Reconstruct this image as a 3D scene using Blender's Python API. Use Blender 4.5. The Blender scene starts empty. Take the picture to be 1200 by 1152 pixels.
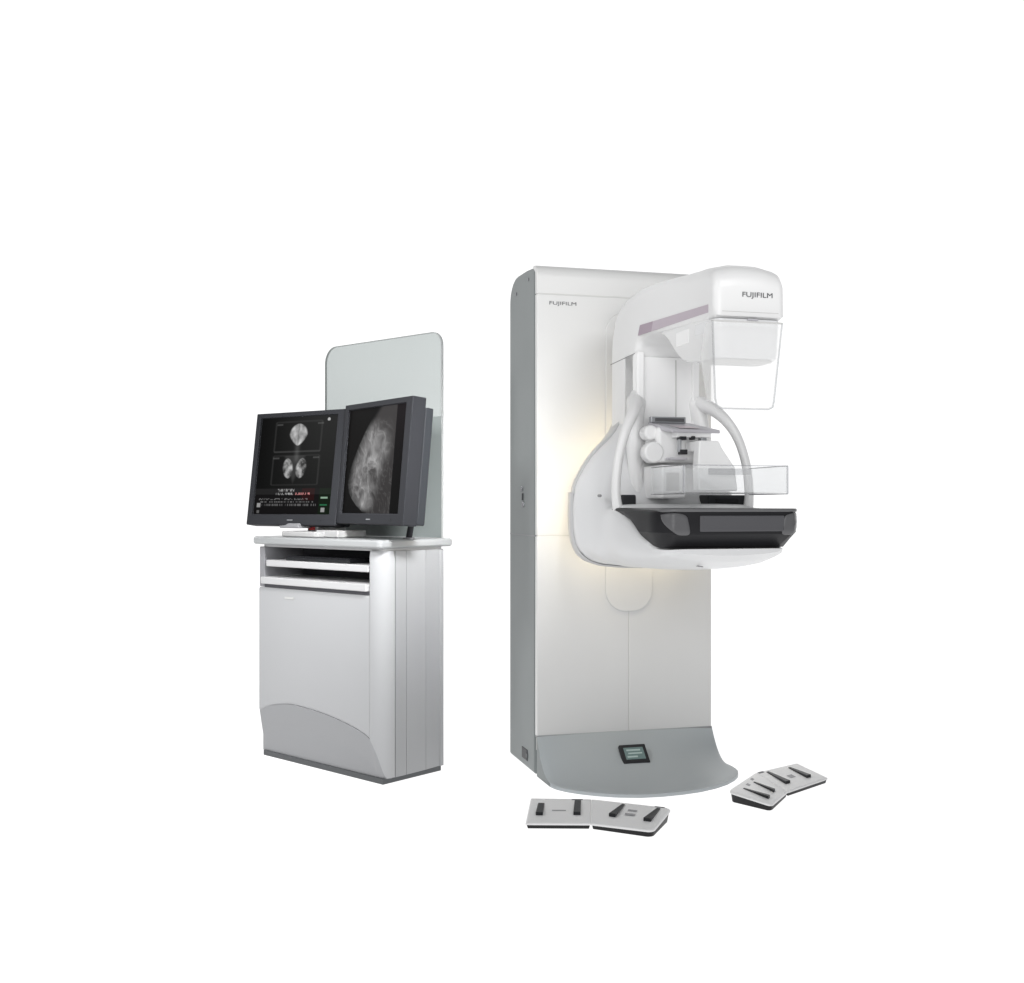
import bpy, bmesh, math
from mathutils import Vector, Matrix, noise
R = math.radians
C = bpy.context.scene.collection
sc = bpy.context.scene

# ------------------------------------------------------------------ materials
def srgb(r, g=None, b=None):
    if g is None: g = b = r
    f = lambda v: (v/255/12.92) if v/255 <= .04045 else ((v/255+.055)/1.055)**2.4
    return (f(r), f(g), f(b), 1)

def mat(name, col, rough=.4, spec=.4, metal=0, var=.03, bump=.0, bscale=300, coat=0, emit=None, estr=0):
    """painted or moulded surface: base colour with faint large-scale unevenness, roughness variation and fine grain"""
    m = bpy.data.materials.new(name); m.use_nodes = True
    nt = m.node_tree; p = nt.nodes['Principled BSDF']
    p.inputs['Roughness'].default_value = rough
    p.inputs['Specular IOR Level'].default_value = spec
    p.inputs['Metallic'].default_value = metal
    p.inputs['Coat Weight'].default_value = coat
    tc = nt.nodes.new('ShaderNodeTexCoord')
    n = nt.nodes.new('ShaderNodeTexNoise'); n.inputs['Scale'].default_value = 3.5; n.inputs['Detail'].default_value = 4
    nt.links.new(tc.outputs['Object'], n.inputs['Vector'])
    mr = nt.nodes.new('ShaderNodeMapRange')
    mr.inputs['To Min'].default_value = 1-var; mr.inputs['To Max'].default_value = 1+var
    nt.links.new(n.outputs['Fac'], mr.inputs['Value'])
    mx = nt.nodes.new('ShaderNodeMix'); mx.data_type = 'RGBA'; mx.blend_type = 'MULTIPLY'
    mx.inputs['Factor'].default_value = 1; mx.inputs['A'].default_value = col
    nt.links.new(mr.outputs['Result'], mx.inputs['B'])
    nt.links.new(mx.outputs['Result'], p.inputs['Base Color'])
    mr2 = nt.nodes.new('ShaderNodeMapRange')
    mr2.inputs['To Min'].default_value = max(.02, rough-.06); mr2.inputs['To Max'].default_value = rough+.06
    nt.links.new(n.outputs['Fac'], mr2.inputs['Value']); nt.links.new(mr2.outputs['Result'], p.inputs['Roughness'])
    if bump:
        n2 = nt.nodes.new('ShaderNodeTexNoise'); n2.inputs['Scale'].default_value = bscale; n2.inputs['Detail'].default_value = 2
        nt.links.new(tc.outputs['Object'], n2.inputs['Vector'])
        b = nt.nodes.new('ShaderNodeBump'); b.inputs['Strength'].default_value = bump; b.inputs['Distance'].default_value = .001
        nt.links.new(n2.outputs['Fac'], b.inputs['Height']); nt.links.new(b.outputs['Normal'], p.inputs['Normal'])
    if emit:
        p.inputs['Emission Color'].default_value = emit; p.inputs['Emission Strength'].default_value = estr
    return m

def clear_mat(name, tint, refl=.12, body=0.0, bodycol=(.7,.75,.75,1)):
    m = bpy.data.materials.new(name); m.use_nodes = True
    nt = m.node_tree; nt.nodes.clear()
    out = nt.nodes.new('ShaderNodeOutputMaterial')
    tr = nt.nodes.new('ShaderNodeBsdfTransparent'); tr.inputs['Color'].default_value = tint
    gl = nt.nodes.new('ShaderNodeBsdfGlossy'); gl.inputs['Roughness'].default_value = .08
    lw = nt.nodes.new('ShaderNodeLayerWeight'); lw.inputs['Blend'].default_value = refl
    mx = nt.nodes.new('ShaderNodeMixShader')
    nt.links.new(lw.outputs['Fresnel'], mx.inputs[0]); nt.links.new(tr.outputs[0], mx.inputs[1]); nt.links.new(gl.outputs[0], mx.inputs[2])
    last = mx
    if body:
        df = nt.nodes.new('ShaderNodeBsdfDiffuse')
        tc = nt.nodes.new('ShaderNodeTexCoord'); n = nt.nodes.new('ShaderNodeTexNoise'); n.inputs['Scale'].default_value = 3
        nt.links.new(tc.outputs['Object'], n.inputs['Vector'])
        cr = nt.nodes.new('ShaderNodeValToRGB'); cr.color_ramp.elements[0].color = tuple(c*.94 for c in bodycol[:3])+(1,); cr.color_ramp.elements[1].color = tuple(min(1,c*1.06) for c in bodycol[:3])+(1,)
        nt.links.new(n.outputs['Fac'], cr.inputs[0]); nt.links.new(cr.outputs[0], df.inputs['Color'])
        m2 = nt.nodes.new('ShaderNodeMixShader'); m2.inputs[0].default_value = body
        nt.links.new(mx.outputs[0], m2.inputs[1]); nt.links.new(df.outputs[0], m2.inputs[2]); last = m2
    nt.links.new(last.outputs[0], out.inputs[0])
    return m

M = {}
M['front']  = mat('gantry_white', (.63,.63,.625,1), .34, .35)
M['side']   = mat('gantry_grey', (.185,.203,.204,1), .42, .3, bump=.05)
M['arm']    = mat('arm_white', (.74,.74,.74,1), .3, .4)
M['inner']  = mat('track_white', (.86,.86,.86,1), .35, .35)
M['body']   = mat('housing_white', (.68,.683,.69,1), .3, .4)
M['rear']   = mat('rear_housing', (.50,.50,.505,1), .36, .35)
M['base']   = mat('base_grey', (.40,.43,.445,1), .42, .35, bump=.04)
M['black']  = mat('table_black', (.012,.012,.014,1), .45, .22)
M['blacktop'] = mat('table_top_carbon', (.13,.13,.135,1), .35, .4)
M['inset']  = mat('inset_grey', (.085,.085,.092,1), .4, .3)
M['bumper'] = mat('bumper_grey', (.10,.10,.105,1), .35, .4)
M['dark']   = mat('dark_plastic', (.02,.021,.024,1), .45, .3)
M['seam']   = mat('seam_grey', (.27,.27,.275,1), .6, .2)
M['softseam'] = mat('soft_seam', (.55,.55,.54,1), .6, .2)
M['logo']   = mat('logo_ink', (.09,.095,.1,1), .5, .2)
M['faint']  = mat('faint_ink', (.38,.38,.40,1), .5, .2)
M['mauve']  = mat('mauve_stripe', (.47,.41,.46,1), .4, .3)
M['mauved'] = mat('mauve_badge', (.36,.29,.345,1), .4, .3)
M['collim'] = mat('collimator_grey', (.74,.745,.755,1), .25, .5)
M['metal']  = mat('satin_metal', (.42,.43,.45,1), .3, .5, metal=.6)
M['pink']   = mat('pink_print', (.62,.54,.58,1), .4, .3)
M['panelg'] = mat('panel_grey', (.5,.49,.52,1), .35, .4)
M['glow']   = mat('warm_light_strip', (.9,.86,.74,1), .5, .2, emit=(1,.86,.6,1), estr=10)
M['lcd']    = mat('lcd_glass', (.16,.23,.225,1), .2, .5)
M['lcdl']   = mat('lcd_segment', (.42,.52,.5,1), .3, .4)
M['cab']    = mat('cabinet_silver', (.435,.44,.45,1), .34, .4, bump=.05)
M['cabk']   = mat('kick_shaded_silver', (.32,.324,.335,1), .36, .4, bump=.05)  # cabinet silver darkened; shade of the sloping kick is put into the colour
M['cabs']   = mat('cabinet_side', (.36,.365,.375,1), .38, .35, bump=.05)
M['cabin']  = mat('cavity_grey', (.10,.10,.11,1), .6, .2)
M['jamb']   = mat('jamb_grey', (.27,.27,.285,1), .5, .2)
M['tray']   = mat('tray_white', (.52,.52,.525,1), .35, .3)
M['top']    = mat('tabletop_white', (.36,.37,.375,1), .3, .4)
M['plinth'] = mat('plinth_grey', (.11,.115,.12,1), .5, .2)
M['mon']    = mat('monitor_grey', (.028,.029,.033,1), .55, .12, bump=.08, bscale=600)
M['monside']= mat('monitor_side_grey', (.028,.031,.036,1), .45, .35, bump=.08, bscale=600)
M['stand']  = mat('stand_white', (.42,.42,.42,1), .35, .3)
M['red']    = mat('red_label', (.45,.03,.03,1), .4, .3)
M['foot']   = mat('pedal_plate', (.85,.85,.855,1), .4, .35, bump=.08)
M['footb']  = mat('pedal_rubber', (.008,.008,.009,1), .5, .3)
M['leadpanel'] = mat('lead_panel', (.27,.30,.295,1), .4, .4)
M['edge']   = mat('panel_edge', (.36,.375,.375,1), .35, .4)
M['clear']  = clear_mat('clear_acrylic', (.972,.975,.978,1), .03, .13, (.9,.9,.9,1))
M['clearw'] = clear_mat('clear_bright', (.985,.985,.985,1), .04, .30, (.95,.95,.95,1))
M['rim']    = clear_mat('acrylic_rim', (.80,.805,.815,1), .12, .15, (.7,.7,.72,1))
M['rimlight'] = clear_mat('shield_rim', (.84,.845,.85,1), .08, .12, (.75,.75,.76,1))
M['glass']  = clear_mat('tinted_glass', (.735,.76,.757,1), .05, .20, (.66,.68,.67,1))

# ------------------------------------------------------------------ builders
def empty(name, loc, rz, label, cat, group=None):
    o = bpy.data.objects.new(name, None); C.objects.link(o)
    o.location = loc; o.rotation_euler = (0, 0, rz); o.empty_display_size = .1
    o['label'] = label; o['category'] = cat
    if group: o['group'] = group
    return o

def finish(name, me, m, parent=None, smooth=True, angle=35, bevel=0, seg=2, sub=0, label=None):
    o = bpy.data.objects.new(name, me); C.objects.link(o)
    if m: me.materials.append(m)
    if parent: o.parent = parent
    if smooth:
        for p in me.polygons: p.use_smooth = True
        me.set_sharp_from_angle(angle=R(angle))
    if bevel:
        b = o.modifiers.new('bevel', 'BEVEL'); b.width = bevel; b.segments = seg; b.limit_method = 'ANGLE'; b.angle_limit = R(40)
        b.harden_normals = True
    if sub:
        s = o.modifiers.new('sub', 'SUBSURF'); s.levels = sub; s.render_levels = sub
    if label: o['label'] = label
    return o

def from_bm(bm):
    bmesh.ops.recalc_face_normals(bm, faces=bm.faces)
    me = bpy.data.meshes.new('mesh'); bm.to_mesh(me); bm.free(); return me

def mesh(verts, faces):
    bm = bmesh.new(); vs = [bm.verts.new(v) for v in verts]
    for f in faces:
        try: bm.faces.new([vs[i] for i in f])
        except ValueError: pass
    return from_bm(bm)

def box_bm(bm, x0, x1, y0, y1, z0, z1, mtx=None):
    vs = [bm.verts.new(Vector((x, y, z))) for x in (x0, x1) for y in (y0, y1) for z in (z0, z1)]
    if mtx:
        for v in vs: v.co = mtx @ v.co
    for f in ((0,1,3,2),(4,6,7,5),(0,4,5,1),(2,3,7,6),(0,2,6,4),(1,5,7,3)): bm.faces.new([vs[i] for i in f])

def box(name, x0, x1, y0, y1, z0, z1, m, parent, bevel=.003, seg=2, **k):
    bm = bmesh.new(); box_bm(bm, x0, x1, y0, y1, z0, z1)
    return finish(name, from_bm(bm), m, parent, bevel=bevel, seg=seg, **k)

def prism(name, pts, axis, a, b, m, parent, bevel=0, seg=3, **k):
    """pts: closed 2-D outline; axis 'x': pts are (y,z); 'y': (x,z); 'z': (x,y)"""
    def P(p, t):
        return {'x': (t, p[0], p[1]), 'y': (p[0], t, p[1]), 'z': (p[0], p[1], t)}[axis]
    n = len(pts)
    v = [P(p, a) for p in pts] + [P(p, b) for p in pts]
    f = [list(range(n)), list(range(n, 2*n))] + [(i, (i+1) % n, n+(i+1) % n, n+i) for i in range(n)]
    return finish(name, mesh(v, f), m, parent, bevel=bevel, seg=seg, **k)

def rrect(x0, x1, y0, y1, r, n=8):
    if not isinstance(r, (tuple, list)): r = (r,)*4      # bl br tr tl
    out = []
    for (cx, cy, a0, rr) in ((x0+r[0], y0+r[0], 180, r[0]), (x1-r[1], y0+r[1], 270, r[1]), (x1-r[2], y1-r[2], 0, r[2]), (x0+r[3], y1-r[3], 90, r[3])):
        for i in range(n+1):
            a = R(a0+90*i/n); out.append((cx+rr*math.cos(a), cy+rr*math.sin(a)))
    return out

def smooth_path(pts, n=8):
    pts = [Vector(p) for p in pts]; out = []
    P = [pts[0]*2-pts[1]] + pts + [pts[-1]*2-pts[-2]]
    for i in range(1, len(P)-2):
        for k in range(n):
            t = k/n; a, b, c, d = P[i-1:i+3]
            out.append(.5*((2*b)+(c-a)*t+(2*a-5*b+4*c-d)*t*t+(3*b-a-3*c+d)*t**3))
    out.append(P[-2]); return out

def tube(name, pts, r, m, parent, n=8, seg=16, rad=None, flat=1.0, flat_axis=None, **k):
    path = smooth_path(pts, n) if len(pts) > 2 else [Vector(p) for p in pts]
    N = len(path); verts = []; faces = []
    up = Vector((0, 1, 0))
    for i, p in enumerate(path):
        d = (path[min(i+1, N-1)]-path[max(i-1, 0)]).normalized()
        s = d.cross(up).normalized() if d.cross(up).length > 1e-3 else Vector((1,0,0))
        u = s.cross(d).normalized()
        t = i/(N-1); rr = r
        if rad:
            q = t*(len(rad)-1); j = min(int(q), len(rad)-2); rr = rad[j]+(rad[j+1]-rad[j])*(q-j)
        for j in range(seg):
            a = 2*math.pi*j/seg
            verts.append(p+s*math.cos(a)*rr+u*math.sin(a)*rr*flat)
    for i in range(N-1):
        for j in range(seg):
            faces.append((i*seg+j, i*seg+(j+1) % seg, (i+1)*seg+(j+1) % seg, (i+1)*seg+j))
    faces.append(list(range(seg))); faces.append([(N-1)*seg+j for j in range(seg)])
    return finish(name, mesh(verts, faces), m, parent, **k)

def cyl(name, c, r, h, axis, m, parent, bevel=.002, seg=32, **k):
    pts = [(r*math.cos(2*math.pi*i/seg), r*math.sin(2*math.pi*i/seg)) for i in range(seg)]
    if axis == 'x': q = [(c[1]+a, c[2]+b) for a, b in pts]; t = c[0]
    elif axis == 'y': q = [(c[0]+a, c[2]+b) for a, b in pts]; t = c[1]
    else: q = [(c[0]+a, c[1]+b) for a, b in pts]; t = c[2]
    return prism(name, q, axis, t-h/2, t+h/2, m, parent, bevel=bevel, **k)

def resample(pts, n):
    L = [0]
    for a, b in zip(pts, pts[1:]): L.append(L[-1]+math.dist(a, b))
    out = []
    for i in range(n):
        s = L[-1]*i/(n-1); j = 0
        while j < len(L)-2 and L[j+1] < s: j += 1
        t = (s-L[j])/max(1e-9, L[j+1]-L[j])
        out.append(tuple(a+(b-a)*t for a, b in zip(pts[j], pts[j+1])))
    return out

def text(name, body, size, mtx, m, parent, sx=1.0, bold=.0, label=None):
    cu = bpy.data.curves.new('font', 'FONT'); cu.body = body; cu.size = size; cu.extrude = .0004; cu.offset = bold
    cu.align_x = 'CENTER'; cu.align_y = 'CENTER'
    t = bpy.data.objects.new('tmp', cu); C.objects.link(t)
    dg = bpy.context.evaluated_depsgraph_get(); me = bpy.data.meshes.new_from_object(t.evaluated_get(dg))
    bpy.data.objects.remove(t); me.materials.clear()
    o = finish(name, me, m, parent, smooth=False, label=label)
    o.matrix_local = mtx @ Matrix.Diagonal((sx, 1, 1, 1))
    return o
# text facing -y (readable from the front)
def face_front(x, y, z): return Matrix.Translation((x, y, z)) @ Matrix.Rotation(R(90), 4, 'X')

# ------------------------------------------------------------------ setting: seamless sweep, white from added emission
def sweep():
    prof = [(-3.5, 0), (6.2, 0)]
    for i in range(1, 13):
        a = R(90*i/12); prof.append((6.2+1.6*math.sin(a), 1.6-1.6*math.cos(a)))
    prof.append((7.8, 6.5))
    W = 9; v = []; f = []
    for y, z in prof: v += [(-W, y, z), (W, y, z)]
    for i in range(len(prof)-1): f.append((2*i, 2*i+1, 2*i+3, 2*i+2))
    m = bpy.data.materials.new('glowing_sweep'); m.use_nodes = True
    nt = m.node_tree; p = nt.nodes['Principled BSDF']
    p.inputs['Roughness'].default_value = .9; p.inputs['Specular IOR Level'].default_value = 0
    n = nt.nodes.new('ShaderNodeTexNoise'); n.inputs['Scale'].default_value = 2
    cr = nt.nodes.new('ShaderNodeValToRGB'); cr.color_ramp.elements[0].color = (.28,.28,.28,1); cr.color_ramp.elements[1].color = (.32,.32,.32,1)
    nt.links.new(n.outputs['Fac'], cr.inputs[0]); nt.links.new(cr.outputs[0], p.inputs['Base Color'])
    p.inputs['Emission Color'].default_value = (1,1,1,1); p.inputs['Emission Strength'].default_value = FLOOR_E  # emission added to keep the sweep white and drown contact shadows
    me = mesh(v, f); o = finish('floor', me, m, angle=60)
    o['kind'] = 'structure'
    # glowing sheet faces up
    return o
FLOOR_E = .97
sweep()

# ------------------------------------------------------------------ mammography gantry
G = empty('mammography_machine', (.096, 4.3, 0), R(15),
          'tall white mammography machine with C-shaped arm, black breast support table and grey curved base', 'x-ray machine')
CWID, CD = .737, .412
# grey rear cover, seen as the side of the column
side_prof = [(.03, 0), (CD, 0), (CD, 1.90)]
for i in range(1, 10):
    a = R(90*i/9); side_prof.append((CD-.12+.12*math.cos(a), 1.90+.098*math.sin(a)))
side_prof += [(.16, 1.994), (.09, 1.988), (.03, 1.982)]
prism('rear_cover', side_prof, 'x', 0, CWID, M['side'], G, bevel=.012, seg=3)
# white front shell in three panels
def front_shell(name, z0, z1, top=False, m=M['front']):
    if top:
        pr = [(.028, z0), (0, z0)]
        for i in range(0, 8):
            a = R(90*i/7); pr.append((.045-.045*math.cos(a), z1-.05+.05*math.sin(a)))
        pr += [(.06, z1), (.06, z1-.01), (.028, z1-.03)]
    else:
        pr = [(.028, z0), (0, z0), (0, z1), (.028, z1)]
    o = prism(name, pr, 'x', .001, CWID-.001, m, G, bevel=.004, seg=3)
    return o
front_shell('top_panel', 1.874, 1.99, True)
front_shell('upper_panel', .934, 1.8725)
# lower part is split by the centre seam
for (x0, x1) in ((.001, .3795), (.3815, CWID-.001)):
    box('lower_panel', x0, x1, 0, .028, .155, .932, M['front'], G, bevel=.003)
box('panel_seam', .004, CWID-.004, .0012, .02, .10, 1.9, M['softseam'], G, bevel=0)
# stadium shaped slide cover in the middle of the front
prism('slide_cover', rrect(.282, .478, .632, 1.815, .085, 12), 'y', -.006, .0, M['front'], G, bevel=.0025)
prism('slide_cover_edge', rrect(.2808, .4792, .6308, 1.8162, .0862, 12), 'y', -.0015, .001, M['softseam'], G)
# service details on the grey side
for (y, z, r) in ((.215, 1.118, .010), (.195, 1.055, .012)):
    cyl('side_button', (-.002, y, z), r, .006, 'x', M['jamb'], G)
box('side_switch', -.004, .002, .195, .207, 1.072, 1.100, M['dark'], G, bevel=.001)
box('side_seam', -.0012, .001, .012, CD-.01, .930, .9335, M['softseam'] if False else M['jamb'], G, bevel=0)
box('cable_port', -.003, .004, .13, .21, .03, .075, M['dark'], G, bevel=.003)
box('cable_port_insert', -.0042, .0, .125, .145, .045, .060, M['plinth'], G, bevel=.001)
for (y, z) in ((.30, 1.925), (.12, 1.95)): cyl('screw_cap', (-.001, y, z), .007, .004, 'x', M['jamb'], G)
text('maker_logo', 'FUJIFILM', .0195, face_front(.106, -.0005, 1.838), M['logo'], G, sx=1.6, bold=.0)

# grey curved base
foot = [(0,-.02),(0.0,-.11),(.002,-.172),(.012,-.215),(.041,-.262),(.08,-.303),(.127,-.340),(.19,-.377),(.267,-.403),(.35,-.409),(.434,-.402),
        (.515,-.384),(.591,-.352),(.655,-.312),(.71,-.262),(.748,-.215),(.772,-.165),(.782,-.12),(.780,-.075)]
foot = resample(foot[2:], 61)
def base_mesh():
    NA, NT = 61, 26; v = []; f = []
    for i in range(NA):
        a = i/(NA-1); p0 = (a*CWID, -.001); p1 = foot[i]
        for j in range(NT):
            t = j/(NT-1)
            # profile: steep at the column, flat at the toe
            s = 1-(1-t)**1.35
            s = .35*t+.65*t**1.5
            z = .016+.143*(1-s)**2.4
            if t > .97: z -= .003
            v.append((p0[0]+(p1[0]-p0[0])*s, p0[1]+(p1[1]-p0[1])*s, z))
        v.append((p1[0], p1[1], .001))
    M_ = NT+1
    for i in range(NA-1):
        for j in range(NT): f.append((i*M_+j, i*M_+j+1, (i+1)*M_+j+1, (i+1)*M_+j))
    # close both ends down to the floor
    for i in (0, NA-1):
        b = len(v); v.append((v[i*M_][0], v[i*M_][1], .001))
        f.append([i*M_+j for j in range(M_)] + [b])
    return mesh(v, f)
cb = finish('curved_base', base_mesh(), M['base'], G, angle=50)
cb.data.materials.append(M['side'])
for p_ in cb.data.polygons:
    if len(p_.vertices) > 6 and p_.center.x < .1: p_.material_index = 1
box('base_top_edge', .0, CWID, -.0035, .02, .150, .1575, M['seam'], G, bevel=.001)
# small tilted display set into the base
th = math.atan2(.075, .10)
dm = Matrix.Translation((.357, -.118, .092)) @ Matrix.Rotation(R(43), 4, 'X') @ Matrix.Diagonal((.87,.87,.9,1))
def tb(name, x0, x1, y0, y1, z0, z1, m, par, bevel=.001, mtx=None, label=None):
    bm = bmesh.new(); box_bm(bm, x0, x1, y0, y1, z0, z1, mtx)
    return finish(name, from_bm(bm), m, par, bevel=bevel, label=label)
db = tb('status_display', -.062, .062, -.048, .048, -.012, .006, M['dark'], G, .003, dm)
tb('display_glass', -.046, .046, -.031, .031, .004, .0072, M['lcd'], db, .001, dm)
for (a, b, c, d) in ((-.035,.03,.012,.020), (-.03,.035,-.004,.003), (-.038,.01,-.022,-.014)):
    tb('display_segment', a, b, c, d, .0066, .0080, M['lcdl'], db, 0, dm)

# ---- C-arm: side profile swept over x .25-.49
def arc(cx, cy, r, a0, a1, n=8, ry=None):
    return [(cx+r*math.cos(R(a0+(a1-a0)*i/n)), cy+(ry or r)*math.sin(R(a0+(a1-a0)*i/n))) for i in range(n+1)]
# (s = distance out from the column, z)
outer = [(.14, 1.0), (.14, 1.46), (.142, 1.64), (.155, 1.70), (.19, 1.762), (.25, 1.797), (.33, 1.815), (.43, 1.823), (.64, 1.816), (.82, 1.806), (.95, 1.800)]
head = [(1.0, 1.793), (1.035, 1.775), (1.052, 1.74), (1.054, 1.70), (1.054, 1.622)]
under = [(.99, 1.612), (.64, 1.632), (.585, 1.640), (.50, 1.648), (.45, 1.645), (.415, 1.625), (.405, 1.58), (.405, 1.0)]
prof = [(-s, z) for s, z in outer+head+under]
def rounded_slab(name, prof, x0, x1, r, m, drop=0):
    pts = resample(prof+[prof[0]], 150)[:-1]; n = len(pts)
    area_ = sum(pts[i][0]*pts[(i+1)%n][1]-pts[(i+1)%n][0]*pts[i][1] for i in range(n))
    sg = 1 if area_ > 0 else -1
    nor = []
    for i in range(n):
        a, b = pts[i-2], pts[(i+2) % n]; d = math.hypot(b[0]-a[0], b[1]-a[1]); nor.append((sg*(b[1]-a[1])/d, -sg*(b[0]-a[0])/d))
    xs = []; K_ = 9
    for i in range(K_+1): a = R(90*i/K_); xs.append((x0+r-r*math.cos(a), r-r*math.sin(a)))
    c = .5*(x0+x1)
    for q in (.25, .5, .75): xs.append((x0+r+(x1-x0-2*r)*q, 0))
    for i in range(K_, -1, -1): a = R(90*i/K_); xs.append((x1-r+r*math.cos(a), r-r*math.sin(a)))
    v = []; f = []
    for x, e in xs:
        u = abs(x-c)/(.5*(x1-x0))
        for (y, z), (ny, nz) in zip(pts, nor):
            zz = z-nz*e; yy = y-ny*e
            w_ = max(0, min(1, (zz-1.66)/.12)); g = max(0, min(1, (-yy-.55)/.35))
            zz -= drop*w_*g*max(0, u-.25)**2/.5625
            v.append((x, yy, zz))
    for i in range(len(xs)-1):
        for j in range(n): f.append((i*n+j, i*n+(j+1) % n, (i+1)*n+(j+1) % n, (i+1)*n+j))
    f.append(list(range(n))); f.append([(len(xs)-1)*n+j for j in range(n)])
    return finish(name, mesh(v, f), m, G, angle=60)
rounded_slab('c_arm', prof, .25, .49, .026, M['arm'], drop=.022)
# lower jaw of the tube head with its angled rear edge
jaw = [(.60, 1.64), (.655, 1.622), (.694, 1.598), (.751, 1.552), (.80, 1.522), (.85, 1.507), (.90, 1.502), (1.0, 1.498), (1.0, 1.63)]
prism('tube_housing', [(-s, z) for s, z in jaw], 'x', .254, .484, M['arm'], G, bevel=.010, seg=3, angle=50)
box('housing_badge', .2525, .256, -.86, -.76, 1.57, 1.615, M['inner'], G, bevel=.003)
# collimator drum under the head
def collimator():
    v = []; f = []; n = 36
    for (z, k, d) in ((1.618, 1.0, 0), (1.60, 1.0, 0), (1.512, .955, .004), (1.502, .945, .006), (1.500, .90, .010)):
        for x, y in rrect(-.113, .113, -1.050+d, -.90, (.030,.030,.01,.01)): v.append((.366+x*k, y, z))
    K_ = len(v)//5
    for i in range(4):
        for j in range(K_): f.append((i*K_+j, i*K_+(j+1) % K_, (i+1)*K_+(j+1) % K_, (i+1)*K_+j))
    f.append(list(range(K_))); f.append([4*K_+j for j in range(K_)])
    return finish('collimator', mesh(v, f), M['collim'], G, angle=40)
collimator()
prism('collimator_base', rrect(.268, .462, -1.030, -.92, .02), 'z', 1.492, 1.4995, M['softseam'], G, bevel=.002)
box('head_seam', .276, .464, -1.0547, -1.04, 1.6385, 1.6402, M['softseam'], G, bevel=0)
box('head_latch', .36, .395, -1.058, -1.05, 1.614, 1.6195, M['panelg'], G, bevel=.001)
text('head_logo', 'FUJIFILM', .0215, face_front(.393, -1.0552, 1.692), M['logo'], G, sx=1.33, bold=.0)
# mauve stripe on the left flank of the arm
def flank(name, pts, m, th=.0012):
    return prism(name, [(-s, z) for s, z in pts], 'x', .25-th, .252, m, G)
flank('mauve_stripe', [(.555, 1.652), (.57,1.684), (1.012, 1.665), (1.012, 1.6405)], M['mauve'])
flank('mauve_badge', [(.432, 1.655), (.452, 1.689), (.57, 1.684), (.555, 1.652)], M['mauved'], .002)
flank('arm_seam', [(.145, 1.585), (.145, 1.5875), (.40, 1.5975), (.40, 1.595)], M['seam'], .001)
# inner track plate on the spine and its slot
box('track_plate', .272, .468, -.413, -.40, 1.03, 1.585, M['inner'], G, bevel=.004)
box('track_slot', .4, .404, -.4145, -.405, 1.29, 1.575, M['softseam'], G, bevel=0)
box('track_rail', .25, .276, -.425, -.30, 1.03, 1.60, M['inner'], G, bevel=.004)
box('track_rail', .464, .49, -.425, -.30, 1.03, 1.60, M['inner'], G, bevel=.004)

# ---- rounded drum housing at the lower end of the arm
full = [(0,1.43),(.085,1.42),(.115,1.38),(.14,1.335),(.17,1.30),(.215,1.262),(.25,1.222),(.278,1.18),(.298,1.145),(.311,1.11),(.318,1.05),(.316,.96),(.306,.91),(.285,.872),(.25,.845),(.2,.829),(.1,.82),(0,.818)]
def scale_sec(sec, k, zc=1.05): return [(x*k, zc+(z-zc)*k) for x, z in sec]
secs_rear = [(.115, scale_sec(full, .93)), (.125, scale_sec(full, .985)), (.15, full), (.235, full), (.2385, scale_sec(full, .99))]
mid = [(0,1.31),(.09,1.29),(.16,1.25),(.21,1.20),(.25,1.14),(.275,1.08),(.284,1.02),(.282,.96),(.272,.91),(.252,.874),(.22,.850),(.17,.834),(.1,.827),(0,.825)]
m2 = [(0,1.055),(.12,1.055),(.22,1.052),(.252,1.046),(.262,1.03),(.264,.98),(.258,.925),(.24,.88),(.205,.85),(.15,.836),(.08,.831),(0,.829)]
m3 = [(0,1.0),(.12,1.0),(.21,.998),(.238,.99),(.246,.975),(.247,.95),(.241,.91),(.222,.876),(.185,.853),(.13,.842),(.07,.838),(0,.836)]
m4 = [(0,.945),(.12,.945),(.20,.944),(.222,.94),(.228,.932),(.228,.92),(.222,.895),(.203,.875),(.165,.861),(.12,.854),(.06,.85),(0,.849)]
m5 = [(0,.9135),(.12,.9135),(.185,.9135),(.205,.913),(.209,.911),(.209,.906),(.203,.895),(.18,.885),(.145,.878),(.10,.873),(.06,.871),(0,.870)]
m6 = [(0,.9135),(.10,.9135),(.16,.9135),(.18,.913),(.183,.912),(.183,.910),(.178,.905),(.155,.900),(.12,.897),(.09,.895),(.05,.893),(0,.892)]
front_secs = [(.24, scale_sec(full, .978)), (.262, scale_sec(full, .965)), (.31, scale_sec(full, .94)), (.37, mid), (.42, [( .5*(a[0]+b[0]), .5*(a[1]+b[1])) for a, b in zip(resample(mid, 24), resample(m2, 24))]),
              (.47, m2), (.58, m2), (.70, m3), (.80, m4), (.872, m5), (.915, m6)]
def loft(name, secs, m, n=34, cap=True, sub=0, cx=.37):
    v = []; f = []
    for s, sec in secs:
        h = resample(sec, n)
        ring = h + [(-x, z) for x, z in reversed(h[1:-1])]
        kx = 1-.11*max(0, min(1, (.27-s)/.13))
        v += [(cx+x*kx, -s, z) for x, z in ring]
    K = 2*n-2
    for i in range(len(secs)-1):
        for j in range(K): f.append((i*K+j, i*K+(j+1) % K, (i+1)*K+(j+1) % K, (i+1)*K+j))
    if cap: f.append(list(range(K))); f.append([(len(secs)-1)*K+j for j in range(K)])
    return finish(name, mesh(v, f), m, G, angle=45, sub=sub)
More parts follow.
